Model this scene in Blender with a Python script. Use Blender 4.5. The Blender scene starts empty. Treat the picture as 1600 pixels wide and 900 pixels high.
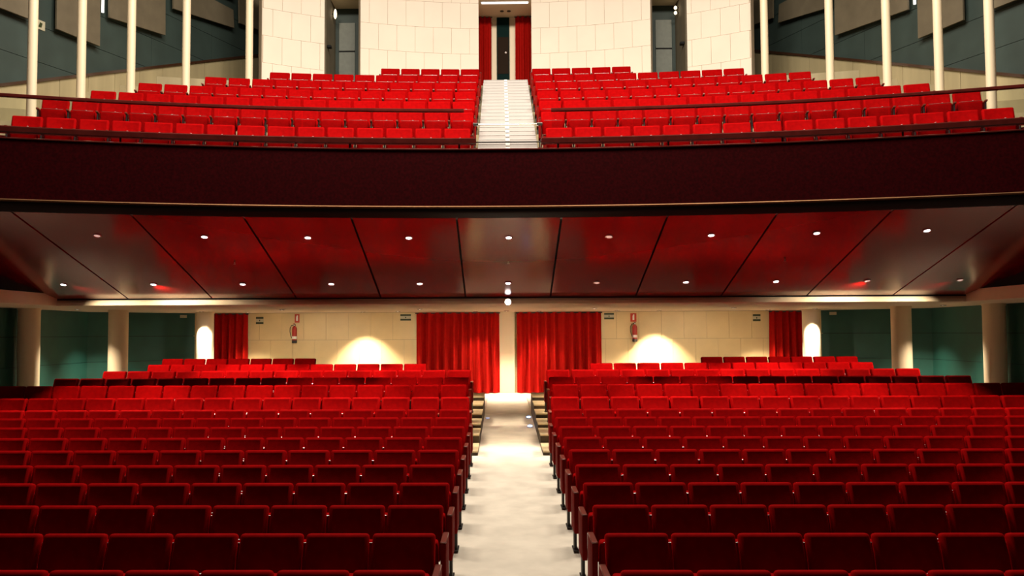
import bpy, bmesh, math, random
from mathutils import Matrix, Vector

random.seed(7)
S = bpy.context.scene
COL = S.collection
EYE = 3.0                      # height of the eye; most heights below are given relative to it
PI = math.pi

# ------------------------------------------------------------------ camera, world, exposure, house lights
def rx(a): return Matrix.Rotation(a, 4, 'X')
def rz(a): return Matrix.Rotation(a, 4, 'Z')
cd = bpy.data.cameras.new('camera')
cam = bpy.data.objects.new('camera', cd); COL.objects.link(cam)
cd.sensor_width = 36.0
cd.lens = 1400 / 1600 * 36.0
cd.shift_x = (800 - 762) / 1600
cd.clip_end = 200
cam.matrix_world = (Matrix.Translation((-.14, 0, EYE)) @ rz(math.atan(22 / 1400))
                    @ rx(PI / 2 + math.atan(70 / 1400)) @ rz(math.radians(-.25)))
S.camera = cam

w = bpy.data.worlds.new('hall_gloom'); S.world = w
w.use_nodes = True
w.node_tree.nodes['Background'].inputs[0].default_value = (1.0, .72, .5, 1)
w.node_tree.nodes['Background'].inputs[1].default_value = .012

vs = S.view_settings
S.display_settings.display_device = 'sRGB'
vs.view_transform = 'Standard'
vs.look = 'None'
vs.exposure = 0.0
vs.gamma = 1.0
vs.use_curve_mapping = False

def area_light(name, loc, target, power, size, color):
    l = bpy.data.lights.new(name, 'AREA'); l.shape = 'DISK'; l.size = size
    l.energy = power; l.color = color
    o = bpy.data.objects.new(name, l); COL.objects.link(o)
    o.location = loc
    o.rotation_euler = (Vector(target) - Vector(loc)).to_track_quat('-Z', 'Y').to_euler()
    return o

HOUSE = (1.0, .87, .72)
for hx in (-5.6, -2.8, 0, 2.8, 5.6):                       # the row of lamps in the hall ceiling, above the frame
    area_light('house_light', (hx, 14.3, EYE + 12.5), (hx * .8, 18.0, EYE + 1.0), 830, 2.2, HOUSE)

def spot(name, loc, target, power, angle, blend, color, parent=None, radius=.04):
    l = bpy.data.lights.new(name, 'SPOT'); l.energy = power; l.color = color
    l.spot_size = math.radians(angle); l.spot_blend = blend; l.shadow_soft_size = radius
    o = bpy.data.objects.new(name, l); COL.objects.link(o)
    d = Vector(target) - Vector(loc)
    if parent: o.parent = parent; loc = Vector(loc) - parent.location
    o.location = loc
    o.rotation_euler = d.to_track_quat('-Z', 'Y').to_euler()
    return o

# ------------------------------------------------------------------ helpers
def mat(name, col, rough=.6, metal=0.0, var=.0, scale=8.0, bump=0.0, coat=0.0, sheen=0.0, sheen_tint=None, spec=.5,
        emit=None, strength=0.0, stretch=None, col2=None):
    m = bpy.data.materials.new(name); m.use_nodes = True
    nt = m.node_tree; b = nt.nodes['Principled BSDF']
    b.inputs['Base Color'].default_value = (*col, 1)
    b.inputs['Roughness'].default_value = rough
    b.inputs['Metallic'].default_value = metal
    b.inputs['Specular IOR Level'].default_value = spec
    b.inputs['Coat Weight'].default_value = coat
    b.inputs['Coat Roughness'].default_value = .08
    b.inputs['Sheen Weight'].default_value = sheen
    b.inputs['Sheen Roughness'].default_value = .35
    if sheen_tint: b.inputs['Sheen Tint'].default_value = (*sheen_tint, 1)
    if emit:
        b.inputs['Emission Color'].default_value = (*emit, 1)
        b.inputs['Emission Strength'].default_value = strength
    if var or bump:
        tc = nt.nodes.new('ShaderNodeTexCoord')
        mp = nt.nodes.new('ShaderNodeMapping')
        if stretch: mp.inputs['Scale'].default_value = stretch
        n = nt.nodes.new('ShaderNodeTexNoise'); n.inputs['Scale'].default_value = scale; n.inputs['Detail'].default_value = 4
        nt.links.new(tc.outputs['Object'], mp.inputs[0]); nt.links.new(mp.outputs[0], n.inputs['Vector'])
        if var:
            r = nt.nodes.new('ShaderNodeValToRGB')
            lo = tuple(c * (1 - var) for c in col); hi = col2 or tuple(min(1, c * (1 + var)) for c in col)
            r.color_ramp.elements[0].position = .3; r.color_ramp.elements[1].position = .7
            r.color_ramp.elements[0].color = (*lo, 1); r.color_ramp.elements[1].color = (*hi, 1)
            nt.links.new(n.outputs['Fac'], r.inputs[0]); nt.links.new(r.outputs[0], b.inputs['Base Color'])
        if bump:
            bp = nt.nodes.new('ShaderNodeBump'); bp.inputs['Strength'].default_value = bump; bp.inputs['Distance'].default_value = .01
            nt.links.new(n.outputs['Fac'], bp.inputs['Height']); nt.links.new(bp.outputs[0], b.inputs['Normal'])
    return m

M = dict(
    velvet=mat('red_velvet', (.29, .0006, .0010), .85, var=.12, scale=14, bump=.1, sheen=.30, sheen_tint=(1, .0, .004), spec=.03),
    seatwood=mat('seat_panel_wood', (.17, .006, .004), .7, var=.2, scale=6, spec=.03),
    iron=mat('black_iron', (.012, .010, .010), .5),
    plate=mat('number_plate_enamel', (.80, .76, .74), .3),
    strip=mat('bright_edge_strip', (.75, .7, .68), .3, metal=1.0),
    armwood=mat('armrest_wood', (.16, .03, .018), .35, coat=.1),
    carpet=mat('pale_carpet', (.62, .57, .48), .95, var=.10, scale=3.0, bump=.25, spec=.1),
    seatfloor=mat('dark_seating_floor', (.07, .05, .04), .8, var=.2, scale=3),
    riser=mat('brown_riser', (.055, .036, .018), .7, var=.2),
    tread=mat('tan_tread', (.55, .44, .26), .7, var=.1),
    tierred=mat('dark_red_tier_carpet', (.14, .006, .005), .9, var=.2, spec=.1),
    stair=mat('white_stair', (.46, .435, .415), .38, var=.04, scale=3),
    beige=mat('beige_plaster', (.78, .66, .46), .6, var=.05, scale=2),
    beigetile=mat('beige_wall_panel', (.72, .57, .30), .45, var=.06, scale=1.5),
    joint=mat('panel_joint', (.30, .24, .15), .8),
    stone=mat('white_stone_panel', (.86, .755, .63), .55, var=.03, scale=1.2),
    stonejoint=mat('stone_joint', (.60, .50, .39), .8),
    teal=mat('teal_wall_panel', (.012, .092, .074), .55, var=.12, scale=2.0),
    tealup=mat('grey_teal_wall_panel', (.034, .056, .050), .6, var=.12, scale=2.0),
    tealgrey=mat('grey_door_leaf', (.17, .19, .16), .5, var=.08),
    acoustic=mat('acoustic_board', (.15, .125, .08), .7, var=.10, scale=3),
    cream=mat('cream_column_paint', (.84, .71, .50), .45),
    wainscot=mat('wainscot_board', (.42, .355, .205), .5, var=.10, scale=1.2, stretch=(3, 3, .3)),
    caprail=mat('brown_cap_rail', (.05, .022, .012), .2, coat=.4),
    railwood=mat('dark_red_rail_wood', (.075, .010, .008), .16, coat=.6, var=.2, scale=5),
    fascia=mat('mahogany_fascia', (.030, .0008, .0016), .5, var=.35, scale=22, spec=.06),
    bull=mat('bronze_edge', (.30, .15, .07), .42, metal=.85),
    bulldark=mat('dark_bronze_edge', (.018, .010, .006), .3, spec=.5),
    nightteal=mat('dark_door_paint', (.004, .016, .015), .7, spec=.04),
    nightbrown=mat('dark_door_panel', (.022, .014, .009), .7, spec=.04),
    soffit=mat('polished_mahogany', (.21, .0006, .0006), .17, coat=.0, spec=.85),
    black=mat('black_void', (.004, .004, .004), .9),
    curtain=mat('red_curtain_velvet', (.34, .004, .002), .8, var=.1, scale=10, sheen=.2, sheen_tint=(1, .06, .02), spec=.08),
    lens=mat('lit_lens', (.9, .9, .9), .3, emit=(1.0, .93, .95), strength=9.0),
    lensdim=mat('dim_lens', (.8, .6, .55), .3, emit=(1.0, .62, .55), strength=.55),
    chrome=mat('chrome_ring', (.7, .68, .65), .25, metal=1),
    steel=mat('brushed_steel_bar', (.55, .50, .38), .3, metal=1),
    blackbar=mat('black_bar', (.01, .008, .006), .3),
    extred=mat('extinguisher_red', (.42, .02, .012), .3, coat=.4),
    white=mat('white_label', (.88, .86, .83), .4),
    rubber=mat('black_rubber', (.012, .010, .010), .5),
    signred=mat('sign_red', (.55, .05, .02), .5),
    signgreen=mat('sign_dark_green', (.035, .05, .012), .5),
    signpale=mat('sign_pale', (.52, .50, .36), .5),
    tube=mat('tube_lamp_glow', (.9, .9, .9), .4, emit=(1, .97, .9), strength=1.6),
    sconce=mat('sconce_glow', (.9, .8, .6), .4, emit=(1, .78, .5), strength=2.2),
    led=mat('blue_led', (.5, .6, .9), .3, emit=(.30, .48, 1.0), strength=7),
    leddim=mat('faint_led', (.5, .55, .8), .3, emit=(.5, .55, .9), strength=.6),
)
g = bpy.data.materials.new('barrier_glass'); g.use_nodes = True
gb = g.node_tree.nodes['Principled BSDF']
gb.inputs['Base Color'].default_value = (.93, .97, .95, 1); gb.inputs['Roughness'].default_value = 0
gb.inputs['Transmission Weight'].default_value = 1.0; gb.inputs['IOR'].default_value = 1.45
M['glass'] = g

def link(name, me, parent=None):
    o = bpy.data.objects.new(name, me); COL.objects.link(o)
    if parent: o.parent = parent
    return o

def mesh_from_bm(name, bm, mats, smooth=False):
    me = bpy.data.meshes.new(name)
    bmesh.ops.recalc_face_normals(bm, faces=bm.faces)
    bm.to_mesh(me); bm.free()
    for m in (mats if isinstance(mats, (list, tuple)) else [mats]): me.materials.append(m)
    if smooth:
        me.polygons.foreach_set('use_smooth', [True] * len(me.polygons))
        me.set_sharp_from_angle(angle=math.radians(40))
    return me

def obj(name, bm, mats, parent=None, smooth=False):
    return link(name, mesh_from_bm(name, bm, mats, smooth), parent)

def pyobj(name, vs_, fs_, m, parent=None, smooth=False):
    bm = bmesh.new()
    v = [bm.verts.new(p) for p in vs_]
    for f in fs_:
        try: bm.faces.new([v[i] for i in f])
        except ValueError: pass
    return obj(name, bm, m, parent, smooth)

def add_box(bm, lo, hi, bevel=0, seg=2, mi=0):
    r = bmesh.ops.create_cube(bm, size=1.0)
    vs_ = r['verts']
    for v in vs_:
        v.co = Vector(((v.co.x + .5) * (hi[0] - lo[0]) + lo[0], (v.co.y + .5) * (hi[1] - lo[1]) + lo[1], (v.co.z + .5) * (hi[2] - lo[2]) + lo[2]))
    fs_ = {f for v in vs_ for f in v.link_faces}
    for f in fs_: f.material_index = mi
    if bevel:
        es = list({e for v in vs_ for e in v.link_edges})
        bmesh.ops.bevel(bm, geom=es, offset=bevel, segments=seg, profile=.6, affect='EDGES')

def box(name, lo, hi, m, parent=None, bevel=0, seg=2):
    bm = bmesh.new(); add_box(bm, lo, hi, bevel, seg)
    return obj(name, bm, m, parent, smooth=bool(bevel))

HEX_F = [(0, 1, 2, 3), (7, 6, 5, 4), (0, 4, 5, 1), (1, 5, 6, 2), (2, 6, 7, 3), (3, 7, 4, 0)]
def add_hex(bm, p):            # eight corners: four of one face, then the four opposite them
    v = [bm.verts.new(q) for q in p]
    return [bm.faces.new([v[i] for i in f]) for f in HEX_F]

def hexa(name, p, m, parent=None):
    bm = bmesh.new(); add_hex(bm, p); return obj(name, bm, m, parent)

def add_lathe(bm, prof, n=16, cx=0, cy=0, mi=0, axis='Z'):
    rings = []
    for r, z in prof:
        ring = []
        for i in range(n):
            a = 2 * PI * i / n
            if axis == 'Z': p = (cx + r * math.cos(a), cy + r * math.sin(a), z)
            else: p = (cx + r * math.cos(a), z, cy + r * math.sin(a))
            ring.append(bm.verts.new(p))
        rings.append(ring)
    for a, b in zip(rings, rings[1:]):
        for i in range(n):
            f = bm.faces.new((a[i], a[(i + 1) % n], b[(i + 1) % n], b[i])); f.material_index = mi
    for ring in (rings[0], rings[-1]):
        f = bm.faces.new(ring); f.material_index = mi

def lathe(name, prof, m, parent=None, n=16, axis='Z'):
    bm = bmesh.new(); add_lathe(bm, prof, n, axis=axis)
    return obj(name, bm, m, parent, smooth=True)

def add_tube(bm, pts, r, n=8):
    rings = []
    for i, p in enumerate(pts):
        p = Vector(p)
        d = (Vector(pts[min(i + 1, len(pts) - 1)]) - Vector(pts[max(i - 1, 0)])).normalized()
        up = Vector((0, 0, 1)) if abs(d.z) < .9 else Vector((0, 1, 0))
        a = d.cross(up).normalized(); b = a.cross(d)
        rings.append([bm.verts.new(p + (a * math.cos(2 * PI * k / n) + b * math.sin(2 * PI * k / n)) * r) for k in range(n)])
    for x, y in zip(rings, rings[1:]):
        for k in range(n): bm.faces.new((x[k], x[(k + 1) % n], y[(k + 1) % n], y[k]))
    bm.faces.new(rings[0]); bm.faces.new(rings[-1])

def tube(name, pts, r, m, parent=None, n=8):
    bm = bmesh.new(); add_tube(bm, pts, r, n)
    return obj(name, bm, m, parent, smooth=True)

CB = -13.6                     # the balcony's centre of curvature lies on the axis at this depth
def arc(r, t, z): return (r * math.sin(t), r * math.cos(t) + CB, EYE + z)

def add_arc_strip(bm, prof, t0, t1, n):        # closed profile of (radius, height) swept along the balcony's curve
    rings = []
    for i in range(n + 1):
        t = t0 + (t1 - t0) * i / n
        rings.append([bm.verts.new(arc(r, t, z)) for r, z in prof])
    k = len(prof)
    for a, b in zip(rings, rings[1:]):
        for i in range(k): bm.faces.new((a[i], a[(i + 1) % k], b[(i + 1) % k], b[i]))
    bm.faces.new(rings[0]); bm.faces.new(rings[-1])

def arc_strip(name, prof, t0, t1, n, m, parent=None, smooth=False):
    bm = bmesh.new(); add_arc_strip(bm, prof, t0, t1, n)
    return obj(name, bm, m, parent, smooth)

def tag(o, label, cat, group=None, kind=None):
    o['label'] = label
    if cat: o['category'] = cat
    if group: o['group'] = group
    if kind: o['kind'] = kind
    return o

def struct(o, label, cat=None): return tag(o, label, cat, None, 'structure')

def thing(name, loc, label, cat, group=None, rot=0):
    o = bpy.data.objects.new(name, None); COL.objects.link(o)
    o.location = loc; o.rotation_euler = (0, 0, rot); o.empty_display_size = .1
    return tag(o, label, cat, group)

ORD = 'zeroth first second third fourth fifth sixth seventh eighth ninth tenth eleventh twelfth thirteenth fourteenth fifteenth sixteenth seventeenth eighteenth nineteenth twentieth'.split()

# ------------------------------------------------------------------ stalls floor, ramp, tiers
def zfloor(d): return -2.9 + .045 * d
SIDE = 12.4
T0 = 16.05                                   # where the tiers begin
BACK = 28.5
RAMP = .58
def slope(name, x0, x1, m, label):
    bm = bmesh.new()
    add_hex(bm, [(x0, 2, EYE + zfloor(2)), (x1, 2, EYE + zfloor(2)), (x1, T0, EYE + zfloor(T0)), (x0, T0, EYE + zfloor(T0)),
                 (x0, 2, EYE - 3.2), (x1, 2, EYE - 3.2), (x1, T0, EYE - 3.2), (x0, T0, EYE - 3.2)])
    struct(obj(name, bm, m), label, 'floor')
slope('floor', -.95, .95, M['carpet'], 'pale carpeted central aisle sloping up through the stalls')
slope('floor_left', -SIDE, -.95, M['seatfloor'], 'dark sloping floor under the left block of stalls seats')
slope('floor_right', .95, SIDE, M['seatfloor'], 'dark sloping floor under the right block of stalls seats')
bm = bmesh.new()
add_hex(bm, [(-RAMP, T0, EYE + zfloor(T0)), (RAMP, T0, EYE + zfloor(T0)), (RAMP, BACK, EYE - 1.893), (-RAMP, BACK, EYE - 1.893),
             (-RAMP, T0, EYE - 3.2), (RAMP, T0, EYE - 3.2), (RAMP, BACK, EYE - 3.2), (-RAMP, BACK, EYE - 3.2)])
struct(obj('floor_ramp', bm, M['carpet']), 'narrow carpeted ramp from the aisle up to the curtained doors', 'floor')
REAR = [(16.6, -1.17), (17.7, -1.005), (18.8, -.913), (19.9, -.81), (21.0, -.705), (22.1, -.60)]
for s in (-1, 1):
    for i, (d, top) in enumerate(REAR):
        z = top - .92
        d1 = REAR[i + 1][0] - .55 if i + 1 < len(REAR) else d + .6
        bm = bmesh.new()
        xs = sorted((s * RAMP, s * SIDE))
        add_box(bm, (xs[0], d - .55, EYE - 3.2), (xs[1], d1, EYE + z - .03), mi=1)
        xt = sorted((s * RAMP, s * 1.0)); xd = sorted((s * 1.0, s * SIDE))
        add_box(bm, (xt[0], d - .58, EYE + z - .03), (xt[1], d1, EYE + z), mi=0)
        add_box(bm, (xd[0], d - .58, EYE + z - .03), (xd[1], d1, EYE + z), mi=2)
        o = obj('floor_tier', bm, [M['tread'], M['riser'], M['seatfloor']])
        struct(o, '%s carpeted seating tier %s of the aisle ramp' % (ORD[i + 1], 'left' if s < 0 else 'right'), 'floor')
    xs = sorted((s * RAMP, s * 1.3)); xd = sorted((s * 1.3, s * SIDE)); sd = 'left' if s < 0 else 'right'
    struct(box('floor_door', (xs[0], REAR[-1][0] + .6, EYE - 3.2), (xs[1], BACK, EYE - 1.9), M['carpet']), 'pale floor before the %s large red curtain' % sd, 'floor')
    struct(box('floor_rear', (xd[0], REAR[-1][0] + .6, EYE - 3.2), (xd[1], BACK, EYE - 1.9), M['seatfloor']), 'dark rear crossing floor behind the last %s rows' % sd, 'floor')

# ------------------------------------------------------------------ stalls walls
ZC = .665                                      # the low ceiling under the balcony
o = struct(box('wall_back', (-10.2, BACK, EYE - 3.2), (10.2, BACK + .3, EYE + 1.2), M['joint']), 'beige panelled rear wall of the stalls', 'wall')
TW, TH = .71, .87
rows = [(ZC - .005, ZC - TH), (ZC - TH, ZC - 2 * TH), (ZC - 2 * TH, -1.9)]
for ri, (zt, zb) in enumerate(rows):
    x = -10.0 - (TW / 2 if ri % 2 else 0)
    while x < 10.0:
        a, b = max(x, -10.0), min(x + TW, 10.0)
        x += TW
        if b - a < .08: continue
        t = box('panel', (a + .004, BACK - .03, EYE + zb + .004), (b - .004, BACK, EYE + zt - .004), M['beigetile'], o)
struct(box('trim_1', (-.24, BACK - .14, EYE - 1.9), (.26, BACK - .03, EYE + ZC), M['cream']), 'cream pilaster between the two large red curtains', 'pilaster')

def wall_panels(name, p0, p1, zlo, zhi, seams, length, m, label, thick=.3, vis=None):
    """A wall from plan point p0 to p1, its visible face covered by large panels with open joints."""
    p0, p1 = Vector((*p0, 0)), Vector((*p1, 0)); L = (p1 - p0).length; u = (p1 - p0) / L
    n = Vector((-u.y, u.x, 0))
    if n.x * (p0.x + p1.x) > 0: n = -n           # towards the hall's axis
    def P(s, off, z): q = p0 + u * s + n * off; return (q.x, q.y, EYE + z)
    wl = hexa(name, [P(0, 0, zlo), P(L, 0, zlo), P(L, 0, zhi), P(0, 0, zhi), P(0, -thick, zlo), P(L, -thick, zlo), P(L, -thick, zhi), P(0, -thick, zhi)], M['black'])
    struct(wl, label, 'wall')
    k = max(1, round(L / length))
    for zt, zb in zip(seams, seams[1:]):
        for i in range(k):
            a, b = L * i / k + .005, L * (i + 1) / k - .005
            zb_, zt_ = zb + .006, zt - .006
            hexa('panel', [P(a, .03, zb_), P(b, .03, zb_), P(b, .03, zt_), P(a, .03, zt_), P(a, 0, zb_), P(b, 0, zb_), P(b, 0, zt_), P(a, 0, zt_)], m, wl)
    return P
ls = [.70, -.06, -.82, -1.9]
for s, nm in ((-1, 'left'), (1, 'right')):
    wall_panels('wall_' + nm, (s * SIDE, 12.0), (s * SIDE, 26.3), -3.0, 1.2, ls, 2.9, M['teal'], 'teal panelled %s side wall behind the stalls columns' % nm)
    wall_panels('wall_corner_' + nm, (s * SIDE, 26.3), (s * 9.95, BACK), -3.0, 1.2, ls, 3.3, M['teal'], 'teal splayed wall at the %s rear corner of the stalls' % nm)

# ------------------------------------------------------------------ low ceiling and bulkhead under the balcony
SX, SB = 10.35, 20.5                            # rear corner of the soffit and its straight back edge
def soff(idx, t):                              # point on the sloping soffit: idx counts panels from the axis, t runs front to back
    th = math.radians(3.69 * idx)
    f = Vector((30 * math.sin(th), 30 * math.cos(th) + CB, 2.13)); b = Vector((1.94 * idx, SB, .805))
    p = f.lerp(b, t); return Vector((p.x, p.y, EYE + p.z))
def XI(t): return 5.335 + (1 - t) * .545         # index of the soffit's side edge, which runs straight back
fs, bs = soff(XI(0), 0), soff(XI(1), 1)
for s in (-1, 1):
    xs = sorted((s * (bs.x + .06), s * SIDE))
    struct(box('ceiling_side', (xs[0], 13.2, EYE + ZC), (xs[1], SB + .02, EYE + .93), M['beige']), 'low beige ceiling over the %s columns' % ('left' if s < 0 else 'right'), 'ceiling')
    rv = [(s * (bs.x + .03), SB + .02, EYE + .93), (s * (fs.x + .03), fs.y, EYE + .93), (s * (fs.x + .03), fs.y, EYE + 2.3), (s * (bs.x + .03), SB + .02, EYE + 1.1)]
    struct(hexa('trim_%d' % (2 if s < 0 else 3), rv + [(x + s * .1, y, z) for x, y, z in rv], M['black']), 'black reveal along the %s edge of the polished ceiling' % ('left' if s < 0 else 'right'), 'trim')
struct(box('ceiling_rear', (-SIDE, SB + .02, EYE + ZC), (SIDE, BACK + .1, EYE + ZC + .12), M['beige']), 'low beige ceiling along the rear wall of the stalls', 'ceiling')
struct(box('trim_4', (-bs.x, SB - .0, EYE + ZC), (bs.x, SB + .1, EYE + .755), M['beige'], bevel=.015), 'beige bulkhead along the back of the polished ceiling', 'trim')
struct(box('trim_5', (-bs.x, SB + .03, EYE + .755), (bs.x, SB + .12, EYE + 1.05), M['black']), 'black shadow gap behind the polished ceiling', 'trim')

# soffit: polished panels with dark gaps
bm = bmesh.new()
NI, NT = 40, 6
gv = [[bm.verts.new(soff(XI(j / NT) * (-1 + 2 * i / NI), j / NT) + Vector((0, 0, .09))) for j in range(NT + 1)] for i in range(NI + 1)]
gt = [[bm.verts.new(soff(XI(j / NT) * (-1 + 2 * i / NI), j / NT) + Vector((0, 0, .16))) for j in range(NT + 1)] for i in range(NI + 1)]
for i in range(NI):
    for j in range(NT):
        bm.faces.new((gv[i][j], gv[i + 1][j], gv[i + 1][j + 1], gv[i][j + 1])); bm.faces.new((gt[i][j], gt[i + 1][j], gt[i + 1][j + 1], gt[i][j + 1]))
sof = struct(obj('ceiling_soffit', bm, M['black']), 'polished dark red panelled ceiling under the balcony', 'ceiling')
for k in range(-5, 6):
    bm = bmesh.new(); n, m_ = 8, 6; lo = []
    for i in range(n + 1):
        lo.append([])
        for j in range(m_ + 1):
            t = .012 + .976 * j / m_
            a = -XI(t) if k == -5 else k - .49
            b = XI(t) if k == 5 else k + .49
            lo[-1].append(bm.verts.new(soff(a + (b - a) * i / n, t)))
    hi = [[bm.verts.new(Vector(lo[i][j].co) + Vector((0, 0, .05))) for j in range(m_ + 1)] for i in range(n + 1)]
    for i in range(n):
        for j in range(m_):
            bm.faces.new((lo[i][j], lo[i][j + 1], lo[i + 1][j + 1], lo[i + 1][j])); bm.faces.new((hi[i][j], hi[i + 1][j], hi[i + 1][j + 1], hi[i][j + 1]))
    for i in range(n):
        for j in (0, m_): bm.faces.new((lo[i][j], lo[i + 1][j], hi[i + 1][j], hi[i][j]))
    for j in range(m_):
        for i in (0, n): bm.faces.new((lo[i][j], lo[i][j + 1], hi[i][j + 1], hi[i][j]))
    obj('panel', bm, M['soffit'], sof, smooth=True)

# ------------------------------------------------------------------ balcony front, rails, floors
TE = math.radians(21.5)
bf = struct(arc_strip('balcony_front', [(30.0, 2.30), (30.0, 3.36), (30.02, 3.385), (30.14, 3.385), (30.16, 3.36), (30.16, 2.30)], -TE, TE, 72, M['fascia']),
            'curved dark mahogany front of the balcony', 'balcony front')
struct(arc_strip('trim_6', [(29.985, 3.372), (29.985, 3.39), (30.0, 3.4), (30.16, 3.4), (30.16, 3.386), (30.0, 3.386)], -TE, TE, 72, M['railwood'], smooth=True),
       'polished top edge of the balcony front', 'trim')
struct(arc_strip('trim_7', [(30.0, 2.335), (29.975, 2.33), (29.96, 2.315), (29.965, 2.295), (29.99, 2.285), (30.02, 2.285), (30.02, 2.335)], -TE, TE, 72, M['bull'], smooth=True), 'thin bronze lip along the foot of the balcony front', 'trim')
struct(arc_strip('trim_10', [(29.99, 2.286), (29.985, 2.25), (30.0, 2.19), (30.04, 2.12), (30.16, 2.10), (30.16, 2.286)], -TE, TE, 72, M['bulldark'], smooth=True), 'dark rounded edge under the balcony front', 'trim')

for s in (-1, 1):
    sd = 'left' if s < 0 else 'right'
    t_in = math.asin(.60 / 30.05) * s
    r = thing('handrail', arc(30.05, t_in, 3.54), 'thick dark red handrail on the balcony front, %s of the stairs' % sd, 'handrail')
    inv = Matrix.Translation(-Vector(r.location))
    def rel(o, root=r):
        o.data.transform(Matrix.Translation(-Vector(root.location))); o.parent = root; return o
    rel(arc_strip('rail', [(29.99, 3.50), (29.99, 3.58), (30.01, 3.6), (30.11, 3.6), (30.13, 3.58), (30.13, 3.50), (30.11, 3.48), (30.01, 3.48)], *sorted((t_in, s * TE)), 40, M['railwood'], smooth=True))
    for q in range(6):
        t = t_in + s * (math.radians(.6) + (TE - abs(t_in) - .02) * q / 5)
        x, y, z = arc(30.07, t, 3.395)
        rel(tube('post', [(x, y, z), (x, y, z + .1)], .018, M['blackbar']))
r = thing('gate_bar', (0, 30.05 + CB, EYE + 3.54), 'thin black bar closing the balcony stairs at the front', 'bar')
rel(tube('bar', [(-.62, 30.06 + CB, EYE + 3.53), (.62, 30.06 + CB, EYE + 3.53)], .014, M['blackbar']), r)
r = thing('gate_bar', (0, 18.4, EYE + 3.14), 'thin steel bar across the balcony stairs, behind the front row', 'bar')
rel(tube('bar', [(-.70, 18.4, EYE + 4.315), (.70, 18.4, EYE + 4.315)], .016, M['steel']), r)
for s in (-1, 1):
    rel(tube('post', [(s * .70, 18.4, EYE + 3.1), (s * .70, 18.4, EYE + 4.30)], .014, M['railwood']), r)
    rel(box('bracket', (s * .66 - .06, 18.36, EYE + 4.285), (s * .66 + .06, 18.44, EYE + 4.345), M['chrome'], bevel=.012), r)

BROWS = [(17.6, 4.062), (19.6, 4.881), (20.65, 5.398), (21.7, 5.911), (22.75, 6.43), (23.8, 6.919), (24.85, 7.416)]
def t_wall(r):                                  # the angle at which a circle of the balcony meets the upper side wall
    t = math.radians(10)
    for _ in range(60):
        d = r * math.cos(t) + CB; t = math.asin(min(.9, (18.7 - .37 * d) / r))
    return t
def sector(name, r0, r1, z, zb, s, label, m):
    bm = bmesh.new(); n = 14; g_ = []
    for i in range(n + 1):
        row = []
        for r_, zz in ((r0, z), (r1, z), (r1, zb), (r0, zb)):
            ta = math.asin(.64 / r_); tb = min(t_wall(r_), TE + .02) - .004
            row.append(bm.verts.new(arc(r_, s * (ta + (tb - ta) * i / n), zz)))
        g_.append(row)
    for a, b in zip(g_, g_[1:]):
        for i in range(4): bm.faces.new((a[i], a[(i + 1) % 4], b[(i + 1) % 4], b[i]))
    bm.faces.new(g_[0]); bm.faces.new(g_[-1])
    struct(obj(name, bm, m), label, 'floor')
for s in (-1, 1):
    sd = 'left' if s < 0 else 'right'
    for i, (d, top) in enumerate(BROWS):
        r0 = d - CB - .55 if i else 30.17
        r1 = BROWS[i + 1][0] - CB - .55 if i + 1 < 7 else d - CB + .55
        sector('floor_balcony', r0, r1, top - .92, top - 1.6 if i else 2.9, s, '%s step of the balcony seating, %s of its stairs' % (ORD[i + 1], sd), M['tierred'] if i < 2 else M['wainscot'])
    sector('floor_landing', BROWS[-1][0] - CB + .55, 42.6, 7.09, 6.0, s, 'landing along the rear balcony wall, %s of the stairs' % sd, M['wainscot'])

st = thing('staircase', (0, 17.3, EYE + 3.14), 'pale carpeted staircase climbing the middle of the balcony', 'stairs')
NS = 24
for i in range(NS):
    y = 17.3 + i * (25.2 - 17.3) / NS; z0, z1 = 3.14 + (7.10 - 3.14) * i / NS, 3.14 + (7.10 - 3.14) * (i + 1) / NS
    dy = (25.2 - 17.3) / NS
    me = bpy.data.meshes.get('step')
    if me is None:
        bm = bmesh.new(); add_box(bm, (-.62, 0, -.3), (.62, dy + .02, (7.10 - 3.14) / NS - .02)); add_box(bm, (-.62, -.006, (7.10 - 3.14) / NS - .02), (.62, dy, (7.10 - 3.14) / NS), bevel=.006, seg=1)
        o = obj('step', bm, M['stair'], st)
    else:
        o = link('step', me, st)
    o.location = (0, y - 17.3, z0 - 3.14)
    mk = bpy.data.meshes.get('nosing_marker')
    if mk is None:
        bm = bmesh.new(); add_box(bm, (-.045, -.012, .12), (.045, .03, (7.10 - 3.14) / NS + .006), bevel=.004, seg=1); obj('nosing_marker', bm, M['white'], o)
    else: link('nosing_marker', mk, o)
struct(box('floor_landing_centre', (-.64, 25.2, EYE + 6.8), (.64, 28.6, EYE + 7.10), M['stair']), 'pale landing at the head of the balcony stairs', 'floor')
struct(box('floor_balcony_front', (-.64, 30.17 + CB, EYE + 2.9), (.64, 17.3, EYE + 3.14), M['stair']), 'pale foot of the balcony stairs behind the front bar', 'floor')

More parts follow.
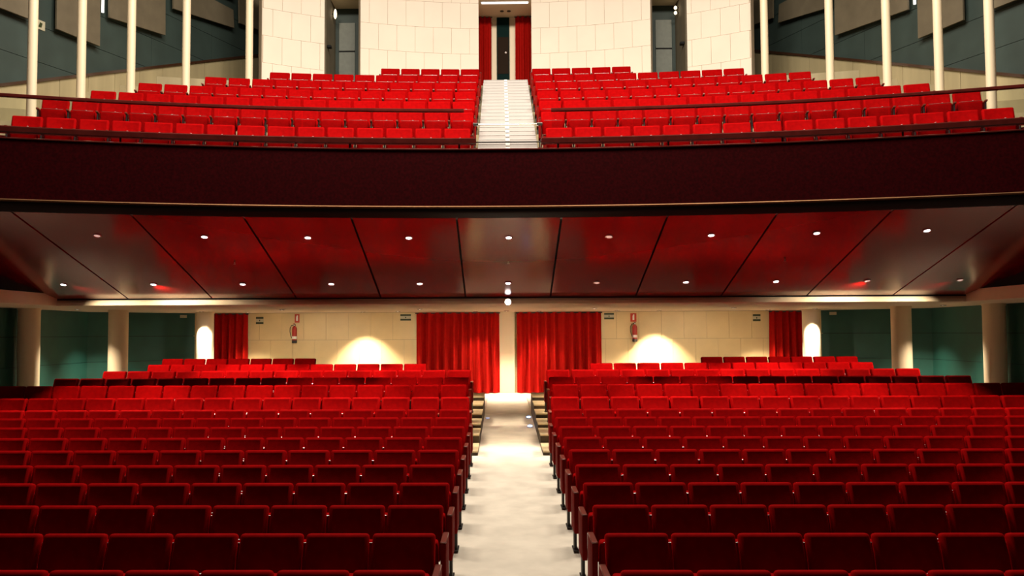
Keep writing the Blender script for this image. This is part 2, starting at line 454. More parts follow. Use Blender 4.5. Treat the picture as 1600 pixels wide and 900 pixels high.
# glass barrier in front of the second balcony row
for s in (-1, 1):
    sd = 'left' if s < 0 else 'right'
    ti = math.asin(.92 / 32.3); tb = math.radians(19.6)
    r = thing('glass_barrier', arc(32.3, s * ti, 3.96), 'curved glass barrier under a dark red wooden rail, %s of the stairs' % sd, 'barrier')
    rel(arc_strip('rail', [(32.26, 4.66), (32.26, 4.70), (32.28, 4.72), (32.34, 4.72), (32.36, 4.70), (32.36, 4.66), (32.34, 4.645), (32.28, 4.645)], *sorted((s * ti, s * tb)), 40, M['railwood'], smooth=True), r)
    rel(arc_strip('base_rail', [(32.27, 3.955), (32.27, 4.02), (32.35, 4.02), (32.35, 3.955)], *sorted((s * ti, s * tb)), 30, M['railwood']), r)
    for q in range(6):
        a, b = ti + (tb - ti) * q / 6 + .0004, ti + (tb - ti) * (q + 1) / 6 - .0004
        rel(arc_strip('glass_panel', [(32.304, 4.01), (32.304, 4.66), (32.316, 4.66), (32.316, 4.01)], *sorted((s * a, s * b)), 6, M['glass']), r)

# ------------------------------------------------------------------ upper side walls
def uw(s, d): return s * (18.7 - .37 * d)
UB = [7.28 - .86 * 4, 7.28 - .86 * 3, 7.28 - .86 * 2, 7.28 - .86, 7.28, 7.28 + .86, 7.28 + 1.72, 7.28 + 2.58, 11.0]
for s in (-1, 1):
    sd = 'left' if s < 0 else 'right'
    P = wall_panels('wall_balcony_' + sd, (uw(s, 17.0), 17.0), (uw(s, 28.9), 28.9), 2.8, 11.2, UB[::-1], 2.5, M['tealup'], 'dark grey teal panelled upper %s wall beside the balcony' % sd)
    L = Vector((uw(s, 28.9) - uw(s, 17.0), 11.9)).length
    def W(d, off, z): return Vector(P((d - 17.0) / 11.9 * L, off, z))
    zt = lambda d: 5.58 + .386 * (d - 19.73)
    ws = hexa('wainscot', [W(17.05, .10, 3.0), W(28.6, .10, 5.0), W(28.6, .10, zt(28.6)), W(17.05, .10, zt(17.05)), W(17.05, .031, 3.0), W(28.6, .031, 5.0), W(28.6, .031, zt(28.6)), W(17.05, .031, zt(17.05))], M['joint'])
    ws.name = 'wall_wainscot_' + sd
    struct(ws, 'beige board wainscot rising along the %s upper wall' % sd, 'wainscot')
    nb = 14
    for i in range(nb):
        a, b = 17.05 + 11.55 * i / nb + .006, 17.05 + 11.55 * (i + 1) / nb - .006
        zb = lambda d: 3.0 + 2.0 * (d - 17.05) / 11.55
        hexa('panel', [W(a, .12, zb(a)), W(b, .12, zb(b)), W(b, .12, zt(b)), W(a, .12, zt(a)), W(a, .10, zb(a)), W(b, .10, zb(b)), W(b, .10, zt(b)), W(a, .10, zt(a))], M['wainscot'], ws)
    cap = hexa('trim_%d' % (8 if s < 0 else 9), [W(17.05, .17, zt(17.05)), W(28.6, .17, zt(28.6)), W(28.6, .17, zt(28.6) + .07), W(17.05, .17, zt(17.05) + .07), W(17.05, .032, zt(17.05)), W(28.6, .032, zt(28.6)), W(28.6, .032, zt(28.6) + .07), W(17.05, .032, zt(17.05) + .07)], M['caprail'])
    struct(cap, 'brown wooden cap rail on the %s wainscot' % sd, 'trim')
    AP = [(18.6, 20.3, 7.28, 7.28, 11.0, 'nearest the balcony front'), (20.97, 22.24, 7.30, 7.28, 11.0, 'second from the balcony front'),
          (22.52, 24.45 if s < 0 else 25.0, 8.12, 8.30, 11.0, 'third from the balcony front'), (25.1 if s > 0 else 24.75, 27.3, 9.16, 9.48, 10.05, 'lower one near the rear corner'),
          (25.1 if s > 0 else 24.75, 27.3, 10.10, 10.40, 11.0, 'upper one near the rear corner'), (27.55, 28.6, 9.72, 9.84, 11.0, 'last one in the rear corner')]
    for a, b, za, zb_, ztp, where in AP:
        o = hexa('acoustic_panel', [W(a, .22, za), W(b, .22, zb_), W(b, .18, ztp), W(a, .18, ztp), W(a, .17, za), W(b, .17, zb_), W(b, .13, ztp), W(a, .13, ztp)], M['acoustic'])
        c = sum((Vector(v.co) for v in o.data.vertices), Vector()) / 8
        r = thing('acoustic_panel_assembly', c, 'grey brown acoustic board on the upper %s wall, %s' % (sd, where), 'acoustic panel', 'acoustic boards on the upper %s wall' % sd)
        r.name = 'acoustic_panel'
        o.name = 'board'; rel(o, r)
        for dd in (a + .3, b - .3):
            p = W(dd, .031, max(za, zb_) + .3); q = W(dd, .175, max(za, zb_) + .3)
            rel(tube('standoff', [p, q], .03, M['iron']), r)
    # wall lamp between the boards
    c = W(22.36, .10, 8.85)
    r = thing('wall_lamp', c, 'slim white tube lamp on the upper %s wall between acoustic boards' % sd, 'lamp')
    rel(tube('tube', [W(22.40, .12, 8.22), W(22.40, .12, 9.4)], .035, M['tube']), r)
    rel(tube('holder', [W(22.40, .03, 9.3), W(22.40, .12, 9.3)], .03, M['iron']), r)
    if s < 0:
        r = thing('wall_sign', W(20.68, .04, 7.3), 'small square cream sign with a dark figure on upper left wall', 'sign')
        rel(hexa('plate', [W(20.56, .05, 7.20), W(20.80, .05, 7.20), W(20.80, .05, 7.42), W(20.56, .05, 7.42), W(20.56, .031, 7.20), W(20.80, .031, 7.20), W(20.80, .031, 7.42), W(20.56, .031, 7.42)], M['signpale']), r)
        rel(hexa('figure', [W(20.62, .054, 7.25), W(20.70, .054, 7.25), W(20.73, .054, 7.36), W(20.66, .054, 7.37), W(20.62, .05, 7.25), W(20.70, .05, 7.25), W(20.73, .05, 7.36), W(20.66, .05, 7.37)], M['signgreen']), r)

# ------------------------------------------------------------------ rear drum wall of the balcony
DC, DR = 14.0, 13.0
def dr(r, t, z): return (r * math.sin(t), DC + r * math.cos(t), EYE + z)
seams = [6.6, 7.69 - .79 + .02, 7.71, 8.5, 9.29, 10.08, 11.0]
seams = [6.13, 6.92, 7.71, 8.50, 9.29, 10.08, 10.95]
G = [3.55, 19.4, 24.1, 32.2]
for s in (-1, 1):
    sd = 'left' if s < 0 else 'right'
    for (a0, a1, nm) in ((G[0], G[1], 'inner'), (G[2], G[3], 'outer')):
        bm = bmesh.new(); n = 12; ring = []
        for i in range(n + 1):
            t = s * math.radians(a0 + (a1 - a0) * i / n)
            ring.append([bm.verts.new(dr(r_, t, z_)) for r_, z_ in ((DR + .02, 6.1), (DR + .02, 11), (DR + .3, 11), (DR + .3, 6.1))])
        for p, q in zip(ring, ring[1:]):
            for i in range(4): bm.faces.new((p[i], p[(i + 1) % 4], q[(i + 1) % 4], q[i]))
        bm.faces.new(ring[0]); bm.faces.new(ring[-1])
        wl = struct(obj('wall_drum_%s_%s' % (nm, sd), bm, M['stonejoint']), '%s curved wall of white stone panels, %s of the balcony stairs' % (nm, sd), 'wall')
        step = math.degrees(.555 / DR)
        for ri, (z0, z1) in enumerate(zip(seams, seams[1:])):
            a = a0 - (step * .5 if ri % 2 else 0) + (.25 * step if nm == 'outer' else 0) - (step if nm == 'outer' else 0)
            while a < a1:
                p, q = max(a, a0), min(a + step, a1); a += step
                if q - p < .3: continue
                p_, q_ = s * math.radians(p + .02), s * math.radians(q - .02)
                jz = .0035
                hexa('panel', [dr(DR, p_, z0 + jz), dr(DR, q_, z0 + jz), dr(DR, q_, z1 - jz), dr(DR, p_, z1 - jz), dr(DR + .022, p_, z0 + jz), dr(DR + .022, q_, z0 + jz), dr(DR + .022, q_, z1 - jz), dr(DR + .022, p_, z1 - jz)], M['stone'], wl)
    # doorway niche between the two curved walls: cheeks parallel to the axis
    XO, XN, YB = 5.33, 4.15, 27.7
    def nb_(name, x0, x1, y0, y1, z0, z1, m, label, cat):
        xs = sorted((s * x0, s * x1)); return struct(box(name, (xs[0], y0, EYE + z0), (xs[1], y1, EYE + z1), m), label, cat)
    nb_('wall_niche_back_' + sd, XN, XO + .2, YB, YB + .2, 6.1, 11, M['tealup'], 'dark teal wall closing the %s doorway niche' % sd, 'wall')
    nb_('wall_niche_outer_' + sd, XO, XO + .12, 26.2, YB, 6.1, 11, M['acoustic'], 'brown outer cheek of the %s doorway niche' % sd, 'wall')
    nb_('wall_niche_inner_' + sd, XN - .1, XN, 26.65, YB, 6.1, 11, M['acoustic'], 'brown inner cheek of the %s doorway niche' % sd, 'wall')
    nb_('ceiling_niche_' + sd, XN, XO, 26.62, YB, 10.22, 10.35, M['beige'], 'beige ceiling of the %s doorway niche' % sd, 'ceiling')
    xs = sorted((s * (XO - .12), s * (XO - .62)))
    dl = struct(box('door_%d' % (1 if s < 0 else 2), (xs[0], YB - .05, EYE + 7.1), (xs[1], YB, EYE + 9.75), M['tealgrey']), 'grey door leaf in the %s balcony niche' % sd, 'door')
    box('rail', (xs[0], YB - .065, EYE + 8.82), (xs[1], YB - .05, EYE + 8.86), M['black'], dl)
    zs = (9.84,) if s < 0 else (9.93, 9.77)
    r = thing('wall_lamp', (s * XO, 27.1, EYE + zs[-1]), 'small glowing wall lamp inside the %s doorway niche' % sd if s < 0 else 'wall lamp of two small glowing globes inside the right doorway niche', 'lamp')
    for z in zs:
        hgt = .15 if s < 0 else .055
        rel(tube('bracket', [(s * XO, 27.1, EYE + z), (s * (XO - .07), 27.1, EYE + z)], .02, M['iron']), r)
        bm = bmesh.new(); add_lathe(bm, [(.015, EYE + z - hgt), (.045, EYE + z - hgt * .6), (.05, EYE + z), (.04, EYE + z + hgt * .6), (.015, EYE + z + hgt)], 12, s * (XO - .10), 27.1)
        rel(obj('shade', bm, M['sconce'], smooth=True), r)
    r = thing('wall_bracket', (s * XO, 26.4, EYE + 8.6), 'small black bracket on the cheek of the %s niche' % sd, 'bracket')
    xs = sorted((s * XO, s * (XO - .12)))
    rel(box('body', (xs[0], 26.3, EYE + 8.55), (xs[1], 26.5, EYE + 8.62), M['black'], bevel=.01), r)

# centre recess of the drum
struct(box('wall_recess_back', (-1.3, 28.62, EYE + 6.8), (1.3, 28.8, EYE + 11), M['cream']), 'cream back wall of the central doorway recess', 'wall')
for s in (-1, 1):
    xs = sorted((s * .86, s * 1.0))
    struct(box('wall_recess_' + ('left' if s < 0 else 'right'), (xs[0], 27.3, EYE + 6.8), (xs[1], 28.62, EYE + 11), M['cream']), 'cream %s cheek of the central doorway recess' % ('left' if s < 0 else 'right'), 'wall')
struct(box('ceiling_recess', (-.86, 26.98, EYE + 10.21), (.86, 28.62, EYE + 10.4), M['beige']), 'beige ceiling of the central doorway recess', 'ceiling')
r = thing('strip_light', (0, 27.25, EYE + 10.2), 'white strip light on the ceiling of the central recess', 'lamp')
rel(box('diffuser', (-.72, 27.19, EYE + 10.175), (.72, 27.29, EYE + 10.2), M['tube']), r)
rel(box('tray', (-.75, 27.16, EYE + 10.2), (.75, 27.32, EYE + 10.21), M['white']), r)
for i, x in enumerate((-.09, .13)):
    r = thing('ceiling_spot', (x, 28.0, EYE + 10.21), 'tiny dark spot fitting in the recess ceiling, %s one' % ('left' if i == 0 else 'right'), 'lamp', 'spot fittings in the recess ceiling')
    bm = bmesh.new(); add_lathe(bm, [(.05, EYE + 10.185), (.06, EYE + 10.19), (.06, EYE + 10.21)], 12, x, 28.0); rel(obj('ring', bm, M['riser'], smooth=True), r)
dl = struct(box('door_3', (-.26, 28.56, EYE + 7.1), (.15, 28.615, EYE + 10.2), M['nightteal']), 'narrow dark teal door at the top of balcony stairs', 'door')
box('panel', (-.23, 28.55, EYE + 8.35), (.12, 28.56, EYE + 9.55), M['nightbrown'], dl)
bm = bmesh.new(); bmesh.ops.create_uvsphere(bm, u_segments=12, v_segments=8, radius=.035)
o = obj('door_knob', bm, M['plate'], dl, smooth=True); o.location = (.03, 28.52, EYE + 9.03)

# ------------------------------------------------------------------ columns
def column(name, x, y, r, z0, z1, label, group, cap=True):
    c = thing(name, (x, y, EYE + z0), label, 'column', group)
    lathe('shaft', [(r, 0), (r, z1 - z0)], M['cream'], c, 24)
    if cap: lathe('collar', [(r + .012, z1 - z0 - .05), (r + .012, z1 - z0)], M['cream'], c, 24)
    return c
pos = ('nearest', 'middle', 'farthest')
for s in (-1, 1):
    sd = 'left' if s < 0 else 'right'
    for i, (x, y, z0) in enumerate(((12.02, 22.35, -1.52), (10.6, 24.3, -1.9), (9.12, 27.0, -1.9))):
        column('stalls_column', s * x, y, .26, z0, ZC, '%s of three thick cream columns along the %s stalls wall' % (pos[i], sd), 'thick columns under the balcony')
    for i, (x, y) in enumerate(((10.08, 18.6), (9.7, 20.0), (9.0, 21.05), (8.12, 22.3), (6.9, 23.65))):
        rr = math.hypot(x, y - CB)
        z0 = 3.14
        for j, (d, top) in enumerate(BROWS):
            if rr > d - CB - .55: z0 = top - .92
        column('balcony_column', s * x, y, .098, z0, 11.2, '%s slim cream column from the balcony front, %s side' % (ORD[i + 1], sd), 'slim columns beside the balcony seats', cap=False)

# ------------------------------------------------------------------ curtains
def curtain(name, xc, y, z0, z1, width, folds, amp, label, seed, group=None):
    rnd = random.Random(seed)
    r = thing(name, (xc, y, EYE + z0), label, 'curtain', group)
    n = folds * 8; H = z1 - z0; nz = 8
    ph = [rnd.uniform(-.5, .5) for _ in range(folds + 1)]; am = [rnd.uniform(.65, 1.2) for _ in range(folds + 1)]
    bm = bmesh.new(); fr, bk = [], []
    for j in range(nz + 1):
        v = j / nz; a, b = [], []
        for i in range(n + 1):
            u = i / n; f = u * folds; k = min(int(f), folds - 1); w_ = f - k
            A = (am[k] * (1 - w_) + am[k + 1] * w_) * amp * (1.0 - .55 * v); p = ph[k] * (1 - w_) + ph[k + 1] * w_
            yy = A * math.cos(2 * PI * f + p) + .012 * math.sin(3 * v + 5 * u)
            xx = (u - .5) * width + .02 * math.sin(2 * PI * f * 2 + p) * (1 - v)
            a.append(bm.verts.new((xx, yy, v * H))); b.append(bm.verts.new((xx, yy + .012, v * H)))
        fr.append(a); bk.append(b)
    for j in range(nz):
        for i in range(n):
            bm.faces.new((fr[j][i], fr[j][i + 1], fr[j + 1][i + 1], fr[j + 1][i])); bm.faces.new((bk[j][i], bk[j + 1][i], bk[j + 1][i + 1], bk[j][i + 1]))
        for i in (0, n): bm.faces.new((fr[j][i], fr[j + 1][i], bk[j + 1][i], bk[j][i]))
    for j in (0, nz):
        for i in range(n): bm.faces.new((fr[j][i], fr[j][i + 1], bk[j][i + 1], bk[j][i]))
    obj('drape', bm, M['curtain'], r, smooth=True)
    tube('curtain_rod', [(-width / 2 - .03, .005, H - .02), (width / 2 + .03, .005, H - .02)], .018, M['blackbar'], r)
    return r
CY = BACK - .23
curtain('curtain', -1.535, CY, -1.88, ZC - .02, 2.62, 10, .15, 'large red pleated curtain left of the central pilaster', 3)
curtain('curtain', 1.66, CY, -1.88, ZC - .02, 2.66, 10, .15, 'large red pleated curtain right of the central pilaster', 5)
curtain('curtain', -8.75, CY, -1.88, ZC - .02, 1.1, 5, .14, 'narrow red curtain beside the farthest left stalls column', 8)
curtain('curtain', 8.82, CY, -1.88, ZC - .02, 1.1, 5, .14, 'narrow red curtain beside the farthest right stalls column', 9)
curtain('curtain', -.64, 28.42, 7.11, 10.18, .42, 3, .06, 'tall narrow red curtain left of the balcony door', 12)
curtain('curtain', .59, 28.42, 7.11, 10.18, .50, 3, .06, 'tall narrow red curtain right of the balcony door', 14)

# ------------------------------------------------------------------ theatre seats
SW = .548
def backrest_mesh():
    bm = bmesh.new()
    add_box(bm, (-.26, -.045, -.25), (.26, .045, .25), bevel=.034, seg=3)
    f = max((f for f in bm.faces if f.normal.y < -.9), key=lambda f: f.calc_area())
    bmesh.ops.inset_region(bm, faces=[f], thickness=.004, depth=0)
    bmesh.ops.inset_region(bm, faces=[f], thickness=.012, depth=-.004)
    bmesh.ops.bisect_plane(bm, geom=bm.verts[:] + bm.edges[:] + bm.faces[:], plane_co=(0, 0, .07), plane_no=(0, 0, 1))
    for v in bm.verts:                                            # crown of the top edge, slight belly towards the sitter
        if v.co.z > .15: v.co.z += .008 * (1 - (v.co.x / .26) ** 2)
        v.co.x *= 1 - .018 * (v.co.z < 0)
        if v.co.z > .071: v.co.y += (v.co.z - .07) * .20          # the head of the back leans away
    bmesh.ops.rotate(bm, verts=bm.verts, cent=(0, 0, .25), matrix=Matrix.Rotation(math.radians(-13), 3, 'X'))
    bmesh.ops.translate(bm, verts=bm.verts, vec=(0, 0, .66))
    return mesh_from_bm('backrest', bm, M['velvet'], smooth=True)
def shell_mesh():
    bm = bmesh.new(); add_box(bm, (-.235, .046, -.26), (.235, .062, .2), bevel=.006, seg=1)
    bmesh.ops.rotate(bm, verts=bm.verts, cent=(0, 0, .25), matrix=Matrix.Rotation(math.radians(-13), 3, 'X'))
    bmesh.ops.translate(bm, verts=bm.verts, vec=(0, 0, .66))
    return mesh_from_bm('back_shell', bm, M['seatwood'], smooth=True)
def cushion_mesh():                                               # folded up
    bm = bmesh.new(); add_box(bm, (-.235, -.055, -.2), (.235, .055, .2), bevel=.035, seg=3)
    bmesh.ops.rotate(bm, verts=bm.verts, cent=(0, 0, 0), matrix=Matrix.Rotation(math.radians(8), 3, 'X'))
    bmesh.ops.translate(bm, verts=bm.verts, vec=(0, -.255, .45))
    return mesh_from_bm('seat_cushion', bm, M['velvet'], smooth=True)
def plate_mesh():
    bm = bmesh.new(); add_lathe(bm, [(.014, -.002), (.018, .0), (.018, .003), (.013, .005)], 10)
    return mesh_from_bm('number_plate', bm, M['plate'], smooth=True)
def strip_mesh():
    bm = bmesh.new(); add_box(bm, (-.20, -.006, -.004), (.20, .006, .004), bevel=.003, seg=1)
    return mesh_from_bm('edge_strip', bm, M['strip'], smooth=True)
def standard_mesh():
    bm = bmesh.new()
    add_box(bm, (-.011, -.36, .24), (.011, -.14, .60), bevel=.004, seg=1)
    add_box(bm, (-.011, -.26, 0), (.011, -.14, .26))
    add_box(bm, (-.022, -.30, 0), (.022, -.10, .012))
    return mesh_from_bm('standard', bm, M['iron'])
def arm_mesh():
    bm = bmesh.new(); add_box(bm, (-.024, -.42, .60), (.024, -.135, .635), bevel=.010, seg=2)
    return mesh_from_bm('armrest', bm, M['armwood'], smooth=True)
def end_mesh():
    bm = bmesh.new(); add_box(bm, (-.026, -.47, .22), (.026, -.03, .66), bevel=.012, seg=2)
    return mesh_from_bm('end_panel', bm, M['seatwood'], smooth=True)
def endleg_mesh():
    bm = bmesh.new(); add_box(bm, (-.015, -.30, 0), (.015, -.16, .23)); add_box(bm, (-.026, -.36, 0), (.03, -.10, .012))
    return mesh_from_bm('leg', bm, M['iron'])
def cap_mesh():
    bm = bmesh.new(); add_box(bm, (-.028, -.475, .66), (.028, -.06, .675), bevel=.006, seg=1)
    return mesh_from_bm('armrest', bm, M['armwood'], smooth=True)
ME = dict(backrest=backrest_mesh(), back_shell=shell_mesh(), seat_cushion=cushion_mesh(), number_plate=plate_mesh(), edge_strip=strip_mesh(),
          standard=standard_mesh(), armrest=arm_mesh(), end_panel=end_mesh(), leg=endleg_mesh(), end_cap=cap_mesh())
PLATE_LOC = (.06, -.262 - .02, .655)

def seat_parts(s, end):       # s: -1 seat left of the aisle, +1 right of it; end: seat beside the aisle
    o = s * SW / 2
    pr = [('backrest', 'backrest', (0, 0, 0)), ('back_shell', 'back_shell', (0, 0, 0)), ('seat_cushion', 'seat_cushion', (0, 0, 0)),
          ('standard', 'standard', (o, 0, 0)), ('armrest', 'armrest', (o, 0, 0))]
    if end: pr += [('end_panel', 'end_panel', (-o * 1.06, 0, 0)), ('armrest', 'end_cap', (-o * 1.06, 0, 0)), ('leg', 'leg', (-o * 1.06, 0, 0))]
    return pr

def put_seat(name, loc, rot, s, end, label, group):
    r = thing(name, loc, label, 'seat', group, rot)
    for nm, me, off in seat_parts(s, end):
        o = link(nm, ME[me], r); o.location = off
        if nm == 'seat_cushion':
            p = link('number_plate', ME['number_plate'], o); p.location = PLATE_LOC
            p = link('edge_strip', ME['edge_strip'], o); p.location = (0, -.327, .637)
    return r

spots = []                    # (x, d, z, s, index in row, row number)
for k in range(10): spots += [(k, 6.5 + .985 * k, zfloor(6.5 + .985 * k), .685, 99)]
inner = [.74, .82, .82, .82, 1.9, 4.72]; count = [99, 99, 16, 15, 12, 7]
for i, (d, top) in enumerate(REAR): spots += [(10 + i, d, top - .92, inner[i], count[i])]
single, rest = [], []
for k, d, z, x0, cnt in spots:
    for s in (-1, 1):
        lim = (-784 / 1400 * d - .14) if s < 0 else (818 / 1400 * d - .14)
        for j in range(cnt):
            xin = s * (x0 + j * SW)
            if abs(xin) > abs(lim): break
            (single if k < 12 else rest).append((s * (x0 + (j + .5) * SW), d, z, s, j, k))
for x, d, z, s, j, k in single:
    row = 'front row' if k == 0 else '%s row from the front' % ORD[k + 1]
    put_seat('stalls_seat', (x, d, EYE + z), 0, s, j == 0,
             'red velvet stalls seat, %s from the aisle, %s, %s block' % (ORD[j + 1] if j else 'first', row, 'left' if s < 0 else 'right'), 'red seats in the stalls')
# the remaining, smallest rows at the back as one object
vs_, fs_, mi_ = [], [], []
mats = []
for x, d, z, s, j, k in rest:
    lst = [(ME[me], off) for _n, me, off in seat_parts(s, j == 0)] + [(ME['number_plate'], PLATE_LOC), (ME['edge_strip'], (0, -.327, .637))]
    for me, off in lst:
        m0 = me.materials[0]
        if m0 not in mats: mats.append(m0)
        b0 = len(vs_)
        vs_ += [(v.co.x + x + off[0], v.co.y + d + off[1], v.co.z + EYE + z + off[2]) for v in me.vertices]
        fs_ += [tuple(b0 + i for i in p.vertices) for p in me.polygons]; mi_ += [mats.index(m0)] * len(me.polygons)
me = bpy.data.meshes.new('rear_stalls_seats'); me.from_pydata(vs_, [], fs_); me.update()
for m_ in mats: me.materials.append(m_)
me.polygons.foreach_set('material_index', mi_); me.polygons.foreach_set('use_smooth', [True] * len(fs_)); me.set_sharp_from_angle(angle=math.radians(40))
tag(link('rear_stalls_seats', me), 'last four rows of red velvet seats on tiers before the rear wall', 'seats', None, 'stuff')

nb = [15, 16, 15, 14, 12, 10, 5]
for i, (d, top) in enumerate(BROWS):
    r_ = d - CB
    for s in (-1, 1):
        for j in range(nb[i]):
            t = s * (math.asin(.72 / r_) + (j + .5) * (.572, .565, .572, .572, .572, .555, .556)[i] / (r_ - .1))
            x, y, z = arc(r_, t, top - .92)
            row = 'front row' if i == 0 else '%s row up' % ORD[i + 1]
            put_seat('balcony_seat', (x, y, z), -t, s, j == 0,
                     'red velvet balcony seat, %s from the stairs, %s, %s block' % (ORD[j + 1], row, 'left' if s < 0 else 'right'), 'red seats on the balcony')

# ------------------------------------------------------------------ recessed lights under the balcony
ring_me = None
def downlight(loc, lit, label, group, power, tilt=(0, 0), angle=70, r=.055, normal_tilt=0, blend=.4):
    t = thing('downlight', loc, label, 'ceiling light', group)
    global ring_me
    if ring_me is None:
        bm = bmesh.new(); add_lathe(bm, [(r, -.004), (r + .012, -.012), (r + .022, -.006), (r + .022, .03), (r, .03)], 20); ring_me = mesh_from_bm('ring', bm, M['chrome'], smooth=True)
    o = link('ring', ring_me, t); o.rotation_euler = (normal_tilt, 0, 0)
    bm = bmesh.new(); add_lathe(bm, [(r * .7, -.010), (r, -.004), (r, .02)], 20)
    o = obj('lens', bm, M['lens'] if lit else M['lensdim'], t, smooth=True); o.rotation_euler = (normal_tilt, 0, 0)
    if power:
        p = Vector(loc) + Vector((0, 0, -.05))
        spot('lamp_light', p, p + Vector((tilt[0], tilt[1], -1)), power, angle, blend, (1.0, .80, .58), t)
    return t
DL = 620
frontlit = {-4: 0, -3: 1, -2: 1, -1: 1, 0: 1, 1: 0, 2: 1, 3: 1, 4: 1}
backlit = {-5: 1, -4: 1, -3: 1, -2: 1, -1: 1, 0: 1, 1: 0, 2: 1, 3: 1, 4: 0, 5: 0}
for k in range(-4, 5):
    p = soff(k, .213) - Vector((0, 0, .01))
    where = 'on the centre line' if k == 0 else '%s to the %s of the centre line' % (ORD[abs(k)], 'left' if k < 0 else 'right')
    downlight(p, frontlit[k], '%s ceiling spotlight, front row under balcony, %s' % ('bright' if frontlit[k] else 'dim', where), 'front row of ceiling spotlights', DL if k else 240, normal_tilt=-.31)
for k in range(-5, 6):
    p = soff(k, .783) - Vector((0, 0, .01))
    where = 'on the centre line' if k == 0 else '%s to the %s of the centre line' % (ORD[abs(k)], 'left' if k < 0 else 'right')
    downlight(p, backlit[k], '%s ceiling spotlight, rear row under balcony, %s' % ('bright' if backlit[k] else 'dim', where), 'rear row of ceiling spotlights', (240 if k == 0 else DL) if abs(k) != 4 else 240, blend=.4 if abs(k) < 4 else 1.0, angle=70 if abs(k) < 4 else 110, tilt=(0, .25) if abs(k) < 4 else (-.12 * k, 1.3 if abs(k) == 4 else .6), normal_tilt=-.31)
for x, w_, dw, lab in ((-4.45, 1500, .75, 'left of the large curtains'), (4.72, 1900, .72, 'right of the large curtains'), (-7.9, 900, 1.25, 'by the narrow left curtain'),
                       (7.93, 900, 1.2, 'by the narrow right curtain'), (0.0, 700, 1.5, 'above the central pilaster'), (-.95, 330, 1.0, 'before the large left curtain'), (1.0, 330, 1.0, 'before the large right curtain'), (-3.3, 300, 1.3, 'at the outer edge of large left curtain'), (3.35, 300, 1.3, 'at the outer edge of large right curtain')):
    downlight((x, BACK - dw, EYE + ZC - .005), 1, 'recessed wall washer in the low rear ceiling, %s' % lab, 'wall washers in the rear ceiling', w_, (0, 0), 95, blend=.8)
for x, lab in ((-6.2, 'outer left one'), (-2.4, 'inner left one'), (2.4, 'inner right one'), (6.2, 'outer right one')):  # extra fittings, added only to brighten the rear wall evenly
    downlight((x, 24.6, EYE + ZC - .005), 1, 'added wide fill light in the low ceiling behind the last row, %s' % lab, 'added fill lights behind the last row', 230, (0, .5), 155, blend=.6)
for s in (-1, 1):
    sd = 'left' if s < 0 else 'right'
    downlight((s * 9.0, 26.3, EYE + ZC - .005), 1, 'recessed spotlight in the low ceiling before farthest %s column' % sd, 'spotlights by the columns', 1000, (0, .1), 88)
    for y, nm in ((19.3, 'nearest'), (23.2, 'middle'), (25.6, 'farthest')):
        downlight((s * (SIDE - 1.2), y, EYE + ZC - .005), 1, 'recessed spotlight along the teal %s wall, beside the %s column' % (sd, nm), 'spotlights by the columns', 800, (0, 0), 100, blend=1.0)
r = thing('bulkhead_lamp', (.0, SB - .03, EYE + .70), 'round white lamp on the middle of the beige bulkhead', 'lamp')
bm = bmesh.new(); add_lathe(bm, [(.055, -.0), (.07, -.04), (.075, .03)], 18, axis='Y'); obj('ring', bm, M['chrome'], r, smooth=True)
bm = bmesh.new(); add_lathe(bm, [(.03, -.03), (.05, -.02), (.055, .0)], 18, axis='Y'); obj('lens', bm, M['lens'], r, smooth=True)
spot('lamp_light', (0, SB - .12, EYE + .70), (0, 27.6, EYE - 1.9), 1300, 26, .8, (1.0, .86, .68), r)
for i, k in enumerate((-2.9, 0, 2.9)):
    p = soff(k, .5)
    r = thing('sprinkler', p, 'tiny brass sprinkler under the polished ceiling, %s' % ('left one', 'centre one', 'right one')[i], 'sprinkler', 'sprinklers under the polished ceiling')
    lathe('head', [(.02, -.05), (.03, -.045), (.012, -.03), (.012, 0)], M['steel'], r, 10)

# ------------------------------------------------------------------ aisle marker lights
for x, y, on, lab in ((.49, 21.7, 1, 'bright blue floor light on the ramp, farther of two'), (.47, 20.0, 1, 'bright blue floor light on the ramp, nearer of two'), (-.49, 21.5, 0, 'faint blue floor light at the left edge of the ramp')):
    z = EYE + zfloor(T0) + (y - T0) / (BACK - T0) * (-1.893 - zfloor(T0))
    r = thing('floor_light', (x, y, z), lab, 'floor light')
    lathe('ring', [(.065, 0), (.065, .008), (.05, .014)], M['chrome'], r, 16)
    lathe('lens', [(.048, .012), (.046, .03), (.03, .038)], M['led'] if on else M['leddim'], r, 16)

# ------------------------------------------------------------------ signs and fire extinguishers on the rear wall
WY = BACK - .031
def exit_sign(x0, x1, z0, z1, label, dark=True):
    r = thing('exit_sign', ((x0 + x1) / 2, WY, EYE + (z0 + z1) / 2), label, 'sign')
    w_, h_ = (x1 - x0) / 2, (z1 - z0) / 2
    box('plate', (-w_, -.015, -h_), (w_, 0, h_), M['signpale'], r)
    box('band', (-w_, -.019, h_ * .45), (w_, -.015, h_), M['signgreen'], r)
    box('band', (-w_, -.019, -h_), (w_, -.015, -h_ * .45), M['signgreen'], r)
    box('figure', (-.015, -.019, -h_ * .25), (.015, -.015, h_ * .2), M['signgreen'], r)
exit_sign(-7.98, -7.74, .31, .54, 'small green and pale exit sign beside the narrow left curtain')
exit_sign(-3.37, -3.03, .40, .60, 'dark banded exit sign left of the large red curtains')
exit_sign(3.10, 3.41, .41, .61, 'dark banded exit sign right of the large red curtains')
exit_sign(7.79, 8.03, .33, .55, 'small green and pale exit sign beside the narrow right curtain')
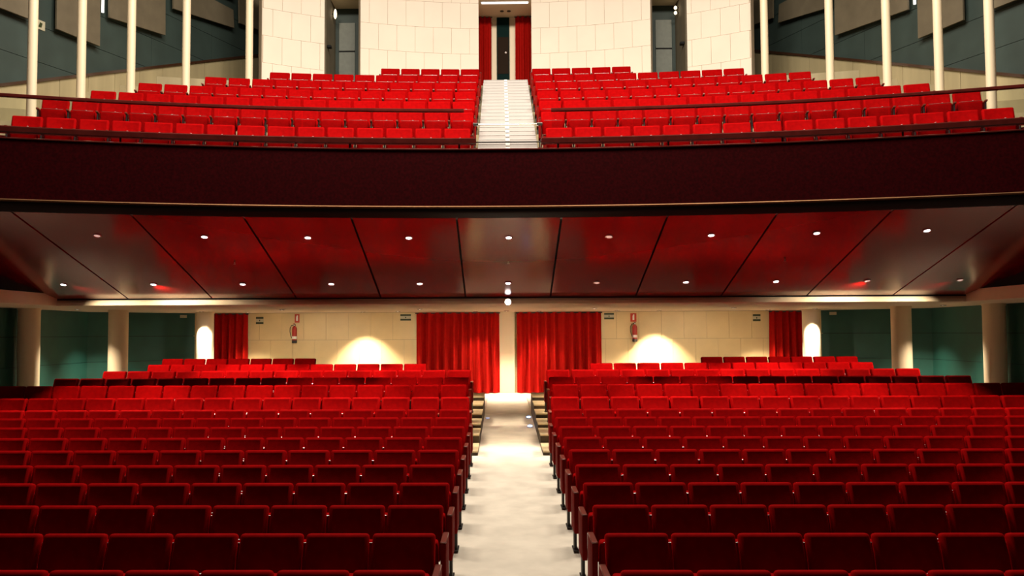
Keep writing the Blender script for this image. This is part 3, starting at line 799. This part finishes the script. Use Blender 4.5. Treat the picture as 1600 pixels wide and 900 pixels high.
for s in (-1, 1):
    u = Vector((s * (9.95 - SIDE), BACK - 26.3, 0)).normalized(); n = Vector((-s * u.y, s * u.x, 0)); n = Vector((-s * abs(u.y), -abs(u.x), 0))
    c = Vector((s * SIDE, 26.3, EYE + .56)) + u * (2.9) + n * .032
    r = thing('wall_tag', c, 'small pale tag high on the teal corner wall, %s side' % ('left' if s < 0 else 'right'), 'sign')
    p = [u * a + Vector((0, 0, b)) + n * o_ for o_ in (.012, 0) for a, b in ((-.11, -.045), (.11, -.045), (.11, .045), (-.11, .045))]
    hexa('plate', p, M['signpale'], r)

def extinguisher(x, sx, label, slabel):
    r = thing('fire_extinguisher', (x, WY - .10, EYE - .30), label, 'fire extinguisher')
    lathe('tank', [(.03, .07), (.075, .08), (.078, .1), (.078, .44), (.07, .49), (.045, .525), (.03, .535), (.03, .55)], M['extred'], r, 20)
    lathe('base', [(.07, 0), (.082, .01), (.082, .085), (.078, .09)], M['rubber'], r, 20)
    lathe('label_band', [(.0785, .13), (.0795, .135), (.0795, .21), (.0785, .215)], M['white'], r, 20)
    lathe('valve', [(.028, .55), (.03, .555), (.03, .59), (.02, .605)], M['iron'], r, 12)
    box('handle', (-.02, -.12, .60), (.02, .02, .62), M['extred'], r, bevel=.006, seg=1)
    lathe('gauge', [(.02, -.045), (.022, -.03), (.022, -.028)], M['white'], r, 10, axis='Y').location = (0, 0, .57)
    tube('hose', [(sx * .02, -.02, .57), (sx * .09, -.02, .56), (sx * .135, -.02, .48), (sx * .14, -.02, .36), (sx * .115, -.02, .24), (sx * .085, -.02, .16)], .011, M['rubber'], r)
    box('wall_bracket', (-.03, .07, .36), (.03, .1, .46), M['iron'], r)
extinguisher(-6.725, -1, 'red fire extinguisher hung on the beige wall, left half', '')
extinguisher(4.05, -1, 'red fire extinguisher hung beside the bright wall pool, right half', '')
for x0, x1, z0, z1, lab in ((-6.74, -6.59, .35, .62, 'red fire extinguisher sign above the left extinguisher'), (3.93, 4.12, .33, .60, 'red fire extinguisher sign above the right extinguisher')):
    r = thing('fire_sign', ((x0 + x1) / 2, WY, EYE + (z0 + z1) / 2), lab, 'sign')
    w_, h_ = (x1 - x0) / 2, (z1 - z0) / 2
    box('plate', (-w_, -.012, -h_), (w_, 0, h_), M['signred'], r)
    box('symbol', (-.028, -.016, -h_ * .6), (.028, -.012, h_ * .45), M['white'], r)
    box('symbol', (-.012, -.016, h_ * .45), (.03, -.012, h_ * .7), M['white'], r)
